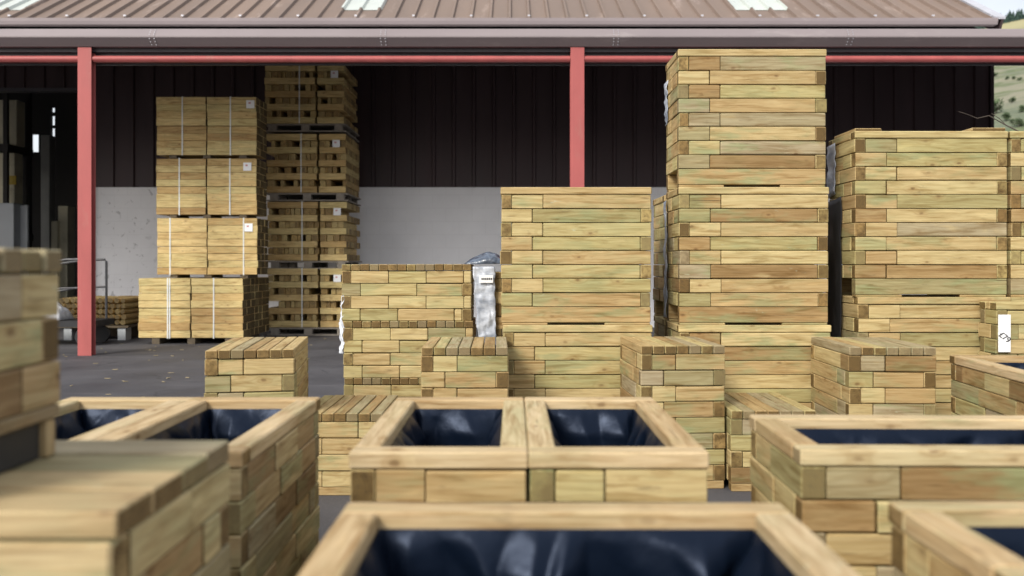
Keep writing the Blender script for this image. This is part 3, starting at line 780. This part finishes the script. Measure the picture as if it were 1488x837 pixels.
# ------------------------------------------------------------------ barn
t = thing('barn', 'long brown metal barn with ribbed roof, white lower wall and dark ribbed cladding', 'barn', (0, 14.6, 0))
XE = 8.09; XO = -7.07
w = MB(); w.box((XO, 0, 0), (XE, .22, 2.38)); w.build('lower_wall', 'wall', t)
w = MB(); w.box((-30, 0, 0), (-13.5, .22, 2.38)); w.build('lower_wall', 'wall', t)
def cladding(x0, x1, z0, z1, y=-.02):
    c = MB(); x = x0; pr = []
    while x < x1 - .01:
        pr += [(x, y), (x + .27, y), (x + .285, y - .035), (x + .325, y - .035), (x + .34, y)]; x += .34
    pr = [(min(px, x1), py) for px, py in pr] + [(x1, y)]
    b = len(c.v)
    for (px, py) in pr: c.v.append((px, py, z0)); c.v.append((px, py, z1))
    for i in range(len(pr) - 1): c.face([b + 2 * i, b + 2 * i + 2, b + 2 * i + 3, b + 2 * i + 1])
    c.box((x0, y + .03, z0), (x1, y + .12, z1))
    return c
cladding(XO, XE, 2.383, 5.02).build('wall_cladding', 'clad', t)
cladding(-30, XO - .01, 4.06, 5.02).build('wall_cladding', 'clad', t)
b = MB(); b.box((-13.5, -.05, 4.0), (XO - .01, .1, 4.056)); b.build('lintel', 'dark_trim', t)
b = MB(); b.box((XO - .12, -.06, 0), (XO - .012, .2, 3.99)); b.build('door_jamb', 'dark_trim', t)
b = MB(); b.box((XE - .0, -.06, 0), (XE + .06, .22, 5.0)); b.build('corner_trim', 'clad', t)
# side and rear walls
DR = 8.6
b = MB(); b.box((XE - .2, .225, 0), (XE, DR, 5.0)); b.box((-30, .3, 0), (-29.8, DR, 5.0)); b.build('side_wall', 'clad', t)
# rear wall with gaps: slot list (x0,x1,z0,z1)
zr = 14.6 + DR
kx = zr / K_
sl = [((45 - 744) * kx, (56 - 744) * kx, H_ + (385 - 221) * kx, H_ + (385 - 195) * kx)]
for (ya, yb) in ((221, 186), (182, 168), (163, 156)):
    sl.append(((74 - 744) * kx, (79.5 - 744) * kx, H_ + (385 - ya) * kx, H_ + (385 - yb) * kx))
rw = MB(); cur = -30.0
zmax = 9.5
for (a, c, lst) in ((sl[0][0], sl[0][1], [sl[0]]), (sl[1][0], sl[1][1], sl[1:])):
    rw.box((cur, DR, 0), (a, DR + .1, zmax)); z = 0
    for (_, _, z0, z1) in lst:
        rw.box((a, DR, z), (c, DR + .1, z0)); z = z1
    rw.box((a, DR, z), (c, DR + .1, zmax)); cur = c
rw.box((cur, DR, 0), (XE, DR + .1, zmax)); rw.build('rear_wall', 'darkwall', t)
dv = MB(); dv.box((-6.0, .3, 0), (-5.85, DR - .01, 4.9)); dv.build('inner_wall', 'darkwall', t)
# roof
E0 = (14.2 - 14.6, 5.09); sl_ = R(30); SL = 13.0
def rp(x, s, n=0):      # point on the roof: x, distance up the slope, height over the sheet
    return (x, E0[0] + s * math.cos(sl_) - n * math.sin(sl_), E0[1] + s * math.sin(sl_) + n * math.cos(sl_))
def sheet(x0, x1, s0, s1, n0, pitch=.318, ph=0.0):
    m_ = MB(); pr = []; k0 = math.floor(x0 / pitch) - 1
    x = k0 * pitch
    while x < x1:
        for dx, hh in ((0, 0), (.245, 0), (.260, .046), (.298, .046), (.316, 0)):
            if x0 <= x + dx <= x1: pr.append((x + dx, hh))
        x += pitch
    b_ = len(m_.v); ns = 4
    for j in range(ns + 1):
        s = s0 + (s1 - s0) * j / ns
        for (px, hh) in pr: m_.v.append(rp(px, s, n0 + hh))
    n_ = len(pr)
    for j in range(ns):
        for i in range(n_ - 1): m_.face([b_ + j * n_ + i, b_ + j * n_ + i + 1, b_ + (j + 1) * n_ + i + 1, b_ + (j + 1) * n_ + i])
    return m_
XV = 7.93
roof = sheet(-30, XV, -.06, SL, .02).build('roof', 'roof', t)
ul = MB(); ul.v += [rp(-30, -.02, 0), rp(XV, -.02, 0), rp(XV, SL, 0), rp(-30, SL, 0)]; ul.face([0, 3, 2, 1]); ul.build('roof_lining', 'darkwall', t)
back = MB(); back.v += [rp(-30, SL, .0), rp(XV, SL, .0), (XV, DR + 2.2 + 2.4, 9.6), (-30, DR + 4.6, 9.6)]; 
# screws along the eave
sc = MB()
for i in range(-94, 25):
    x = i * .318 + .28
    if x < XV and i % 3 == 0:
        sc = MB(); p = rp(x, .06, .066); sc.box((p[0] - .02, p[1] - .02, p[2] - .010), (p[0] + .02, p[1] + .02, p[2] + .014)); sc.build('roof_screw', 'flash', roof)
def eave_x(px, y):     # x on the roof plane at pixel row y
    k = (385 - y) / K_; s = (E0[1] - H_ - k * (14.6 + E0[0])) / (k * math.cos(sl_) - math.sin(sl_))
    return (px - 744) * (14.6 + E0[0] + s * math.cos(sl_)) / K_, s
for (pa, pb) in ((-62, 40), (476, 562), (1063, 1146)):
    xa, s0 = eave_x(pa, 17); xb, _ = eave_x(pb, 17)
    sheet(xa, xb, s0, 7.5, .028).build('skylight', 'skylight', roof)
vg = MB(); a = [rp(XV - .02, -.08, .05), rp(XV + .16, -.08, .05), rp(XV + .16, SL, .05), rp(XV - .02, SL, .05)]
a2 = [rp(XV - .02, -.08, .09), rp(XV + .16, -.08, .09), rp(XV + .16, SL, .09), rp(XV - .02, SL, .09)]
vg.v += a + a2
for q in ((3, 2, 1, 0), (4, 5, 6, 7), (0, 1, 5, 4), (1, 2, 6, 5), (2, 3, 7, 6), (3, 0, 4, 7)): vg.face(list(q))
vg.build('verge_flashing', 'flash', t)
bg = MB(); a = [rp(XV + .10, -.08, -.2), rp(XV + .14, -.08, -.2), rp(XV + .14, SL, -.2), rp(XV + .10, SL, -.2)]
a2 = [rp(XV + .10, -.08, .048), rp(XV + .14, -.08, .048), rp(XV + .14, SL, .048), rp(XV + .10, SL, .048)]
bg.v += a + a2
for q in ((3, 2, 1, 0), (4, 5, 6, 7), (0, 1, 5, 4), (1, 2, 6, 5), (2, 3, 7, 6), (3, 0, 4, 7)): bg.face(list(q))
bg.build('barge_board', 'clad', t)
gg = MB(); y0 = E0[0] - .17; z0 = 4.99
gg.prism([(y0 + .02, z0), (y0 + .15, z0), (y0 + .15, z0 + .105), (y0 + .135, z0 + .105), (y0 + .02, z0 + .105), (y0 - .005, z0 + .1), (y0, z0 + .05)][::-1], -30, 7.93)
gg.build('gutter', 'brown_metal', t)
# gable triangle on the right
gt = MB(); gt.v += [(XE - .1, -.02, 5.0), (XE - .1, DR, 5.0), (XE - .1, DR, 5.0 + (DR + .4) * .577)]; gt.face([0, 1, 2]); gt.build('gable_wall', 'clad', t)

# things seen inside the barn doorway
def inside(px0, px1, y0, y1, z):
    k = z / K_; return (px0 - 744) * k, (px1 - 744) * k, H_ + (385 - y1) * k, H_ + (385 - y0) * k
rk = thing('storage_rack', 'dark steel storage rack inside the barn doorway', 'rack', (-10.5, 17.2, 0))
for x in (-1.4, -.1, .62):
    for y in (-.4, .4):
        p = MB(); p.box((x - .04, y - .04, 0), (x + .04, y + .04, 4.6)); p.build('upright', 'darkwall', rk)
for z in (1.55, 3.28):
    p = MB(); p.box((-1.45, -.45, z), (.68, .45, z + .14)); p.build('shelf', 'darkwall', rk)
def panel(name, label, cat, px0, px1, y0, y1, z, d, mat, zb=None, group=None):
    x0, x1, z0, z1 = inside(px0, px1, y0, y1, z)
    if zb is not None: z0 = zb
    b = MB(); b.block((x0, z, z0), (x1, z + d, z1), 2, .01, tone=.5)
    return tag(b.build(name, mat), label, cat, group)
panel('board_pack', 'beige board pack on the upper shelf of the barn rack', 'board pack', -40, 24, 145, 208, 16.95, .3, 'beige', 3.422)
panel('board_pack', 'beige upright board pack on the lower shelf, left of the yellow-marked one', 'board pack', -40, 11, 222, 300, 16.95, .3, 'beige', 1.692)
yp = panel('board_pack', 'narrow board pack with a yellow band on the lower shelf of the rack', 'board pack', 13, 21, 222, 300, 16.95, .3, 'beige', 1.692)
x0, x1, z0, z1 = inside(12, 22, 255, 268, 16.9); b = MB(); b.box((x0, 16.93, z0), (x1, 16.948, z1)); b.build('band', 'yellow', yp)
panel('cabinet', 'white cabinet at the left edge inside the barn', 'cabinet', -40, 20, 295, 345, 16.0, .5, 'whitepanel', 0)
panel('white_panel', 'narrow white panel standing right of the white cabinet in the barn', 'panel', 29, 40, 298, 350, 16.2, .06, 'whitepanel', 0)
panel('steel_column', 'grey steel column inside the barn', 'column', 59, 72, 196, 420, 18.5, .22, 'grey', 0)
panel('carton', 'shorter of two pale tall cartons inside the barn doorway', 'carton', 74, 83, 321, 420, 17.5, .3, 'beige', 0)
panel('carton', 'taller of two pale tall cartons inside the barn doorway', 'carton', 84, 98, 299, 420, 17.6, .3, 'beige', 0)
# dark block heap seen over the raised box
t = thing('timber_bundle', 'short pile of offcuts inside the barn, seen above the raised box', 'timber bundle', (-9.6, 15.5, 0))
mb = MB()
for k in range(7):
    for j in range(9):
        x = -.5 + j * .12; z = .02 + k * .18
        mb.block((x, -.3 + rnd.uniform(-.02, .02), z), (x + .1, .3, z + .16), 1, .004)
mb.build('planks', 'wood_fresh', t)

# ------------------------------------------------------------------ ground, hill, plants
gm = MB(); n = 1
gm.v += [(-1500, -300, 0), (1500, -300, 0), (1500, 2500, 0), (-1500, 2500, 0)]; gm.face([0, 1, 2, 3])
tag(gm.build('ground', 'asphalt'), kind='structure')
def hill_h(x, y):
    k = x / max(y, 1)
    side = min(1, max(0, (k - .22) / .3)); side = side * side * (3 - 2 * side)
    d = math.hypot(x, y) / 1.154
    f = min(1, max(0, (d - 38) / 620)); f2 = f ** 1.12
    hh = 187 * f2
    if d > 658: hh -= (d - 658) * .25
    return side * (hh + 3.0 * mnoise.noise((x * .015, y * .015, 0)) * min(1, f * 6) + (k - .57) * 40 * f) - .6
hm = MB()
nx, ny = 90, 120
for j in range(ny + 1):
    y = 26 + (j / ny) ** 1.8 * 900
    for i in range(nx + 1):
        k = .16 + (i / nx) * 1.1; x = k * y + 6
        hm.v.append((x, y, hill_h(x, y)))
for j in range(ny):
    for i in range(nx):
        a = j * (nx + 1) + i; hm.face([a, a + 1, a + nx + 2, a + nx + 1])
tag(hm.build('hill', 'hill', smooth=True), kind='structure')
cw = MB()
for i in range(900):
    d = rnd.uniform(618, 700); k = rnd.uniform(.50, .82); y = d; x = k * y
    if k < .535 + rnd.uniform(0, .012) and d < 640: continue
    z = hill_h(x, y) - .5; hgt = rnd.uniform(6, 10.5) * (.8 + .4 * mnoise.noise((x * .05, y * .05, 1))); r = hgt * .22
    for (f0, f1, rr) in ((.05, .5, 1), (.3, .78, .75), (.58, 1, .5)):
        b = len(cw.v); m_ = 6
        for q in range(m_):
            an = q * 2 * math.pi / m_ + rnd.random(); e = rr * r * rnd.uniform(.75, 1.2)
            cw.v.append((x + e * math.cos(an), y + e * math.sin(an), z + hgt * f0))
        cw.v.append((x, y, z + hgt * f1))
        for q in range(m_): cw.face([b + q, b + (q + 1) % m_, b + m_])
tag(cw.build('conifer_wood', 'conifer'), 'dark conifer wood along the hilltop above the barn', 'wood', kind='stuff')
def shrub(label, x, y, hgt, wid, leaf='leaf'):
    z = hill_h(x, y) - .1
    t = thing('shrub', label, 'shrub', (x, y, z), 0, 'shrubs on the hillside')
    st = MB()
    for q in range(4):
        an = rnd.random() * 6.28
        st.tube([(0, 0, 0), (.2 * wid * math.cos(an), .2 * wid * math.sin(an), hgt * .35), (.35 * wid * math.cos(an), .35 * wid * math.sin(an), hgt * .7)], [.09 * hgt / 4, .06 * hgt / 4, .03 * hgt / 4], 5)
    st.build('stem', 'bark', t)
    lf = MB()
    for c in range(14):
        cx, cy, cz = rnd.gauss(0, .24) * wid, rnd.gauss(0, .24) * wid, hgt * rnd.uniform(.28, .88)
        for q in range(46):
            p = Vector((rnd.gauss(cx, .10 * wid), rnd.gauss(cy, .10 * wid), max(.1, rnd.gauss(cz, .09 * hgt))))
            a = Vector((rnd.uniform(-1, 1), rnd.uniform(-1, 1), rnd.uniform(-1, 1))).normalized() * .085 * hgt * rnd.uniform(.5, 1.1)
            bq = a.orthogonal() * rnd.uniform(.5, .9); b = len(lf.v)
            lf.v += [tuple(p - a), tuple(p + bq), tuple(p + a), tuple(p - bq)]; lf.face([b, b + 1, b + 2, b + 3])
    lf.build('foliage', leaf, t)
def on_hill(px, py):
    """walk the ray through that direction until it meets the slope"""
    kx_, kz = (px - 744) / K_, (385 - py) / K_
    y = 30.0
    while y < 700:
        if hill_h(kx_ * y, y) > H_ + kz * y: break
        y += 1
    return kx_ * y, y
for (px, py, hp, lab) in ((1445, 166, 20, 'round grey-green shrub on the hillside next to the barn corner'), (1462, 176, 12, 'low shrub on the hillside right of the round shrub'),
                          (1481, 186, 13, 'lowest shrub on the hillside, just above the right stack'), (1470, 150, 8, 'small shrub halfway up the hillside'),
                          (1485, 163, 10, 'shrub at the right edge halfway up the hillside'), (1463, 116, 5, 'dark bush left in the hedge line across the upper slope'),
                          (1472, 116, 5, 'dark bush in the middle of the hedge line across the upper slope'), (1482, 117, 5, 'dark bush right in the hedge line across the upper slope'),
                          (1446, 112, 6, 'small dark bush close to the barn corner on the upper slope')):
    x, y = on_hill(px, py); hgt = hp * y / K_ * 1.1; shrub(lab, x, y, hgt, hgt * 1.1)
# bare bramble stem behind the right stack
def ray(px, py, y): return ((px - 744) * y / K_, y, H_ + (385 - py) * y / K_)
b = MB(); Y = 7.5
b.tube([(4.6, Y, 0), (4.6, Y, 1.2), ray(1500, 205, Y), ray(1480, 191, Y), ray(1462, 182, Y), ray(1437, 168, Y), ray(1420, 172, Y), ray(1408, 167, Y), ray(1393, 162, Y)],
       [.012, .010, .007, .006, .005, .004, .003, .0025, .002], 6)
b.tube([ray(1462, 182, Y), ray(1452, 172, Y), ray(1441, 165, Y)], [.005, .004, .003], 5)
tag(b.build('bramble_stem', 'bark'), 'thin bare bramble stem arching above the right stack', 'stem')

ch = MB()
for i in range(170):
    x, y = rnd.uniform(-6.5, .4), rnd.uniform(4.6, 12.5); a = rnd.random() * 6.28; l_ = rnd.uniform(.006, .03); w2 = rnd.uniform(.003, .009)
    ca, sa = math.cos(a), math.sin(a); ch.box((-l_, -w2, .003), (l_, w2, .003 + rnd.uniform(.002, .006)), Matrix.Translation((x, y, 0)) @ Matrix.Rotation(a, 4, 'Z'))
tag(ch.build('wood_chips', 'wood_grey'), 'scattered wood chips and splinters on the asphalt', 'wood chips', kind='stuff')

# ------------------------------------------------------------------ light, sky, camera
sd_ = Vector((.42, .68, -.58)).normalized()
L = bpy.data.lights.new('sun', 'SUN'); L.energy = 2.1; L.angle = R(17); L.color = (1, .96, .87)
lo = bpy.data.objects.new('sun', L); COL.objects.link(lo); lo.rotation_euler = sd_.to_track_quat('-Z', 'Y').to_euler(); lo.location = (-10, -12, 20)
wd = bpy.data.worlds.new('World'); scene.world = wd; wd.use_nodes = True
nt = wd.node_tree; nt.nodes.clear(); t = NT(nt)
sky = t.n('ShaderNodeTexSky', sky_type='NISHITA'); sky.sun_disc = False
sky.sun_elevation = math.asin(-sd_.z); sky.sun_rotation = math.atan2(-sd_.x, -sd_.y)
sky.dust_density = 3.0; sky.air_density = 1.0; sky.ozone_density = 1.0
hs = t.n('ShaderNodeHueSaturation'); hs.inputs['Saturation'].default_value = .5; t.l(sky.outputs[0], hs.inputs['Color'])
tc = t.n('ShaderNodeTexCoord'); sp = t.n('ShaderNodeSeparateXYZ'); t.l(tc.outputs['Generated'], sp.inputs[0])
cl = t.noise(tc.outputs['Generated'], 3.0, 5, .6)            # thin overcast: brighter overhead, soft cloud
lum = t.math('MULTIPLY', t.rng(sp.outputs[2], 0, .9, 1.15, 1.6), t.rng(cl, .3, .7, .85, 1.2))
skc = t.mix(1.0, t.mix(.35, hs.outputs[0], (9, 9.2, 9.6)), t.comb(lum, lum, lum), 'MULTIPLY')
bg = t.n('ShaderNodeBackground'); bg.inputs['Strength'].default_value = .088; t.l(skc, bg.inputs[0])
ow = t.n('ShaderNodeOutputWorld'); t.l(bg.outputs[0], ow.inputs[0])
cam = bpy.data.cameras.new('camera'); co = bpy.data.objects.new('camera', cam); COL.objects.link(co)
co.location = (0, 0, H_); co.rotation_euler = (R(90), 0, 0)
cam.sensor_width = 36; cam.lens = 36 * K_ / 1488; cam.shift_y = -33.5 / 1488; cam.clip_end = 5000; cam.clip_start = .05
cam.dof.use_dof = True; cam.dof.focus_distance = 5.4; cam.dof.aperture_fstop = cam.lens / 1000 / .014; cam.dof.aperture_blades = 7
scene.camera = co
scene.view_settings.view_transform = 'Standard'; scene.view_settings.look = 'None'
scene.view_settings.exposure = .52; scene.view_settings.gamma = 1
scene.cycles.use_denoising = True
scene.cycles.max_bounces = 8; scene.cycles.diffuse_bounces = 4
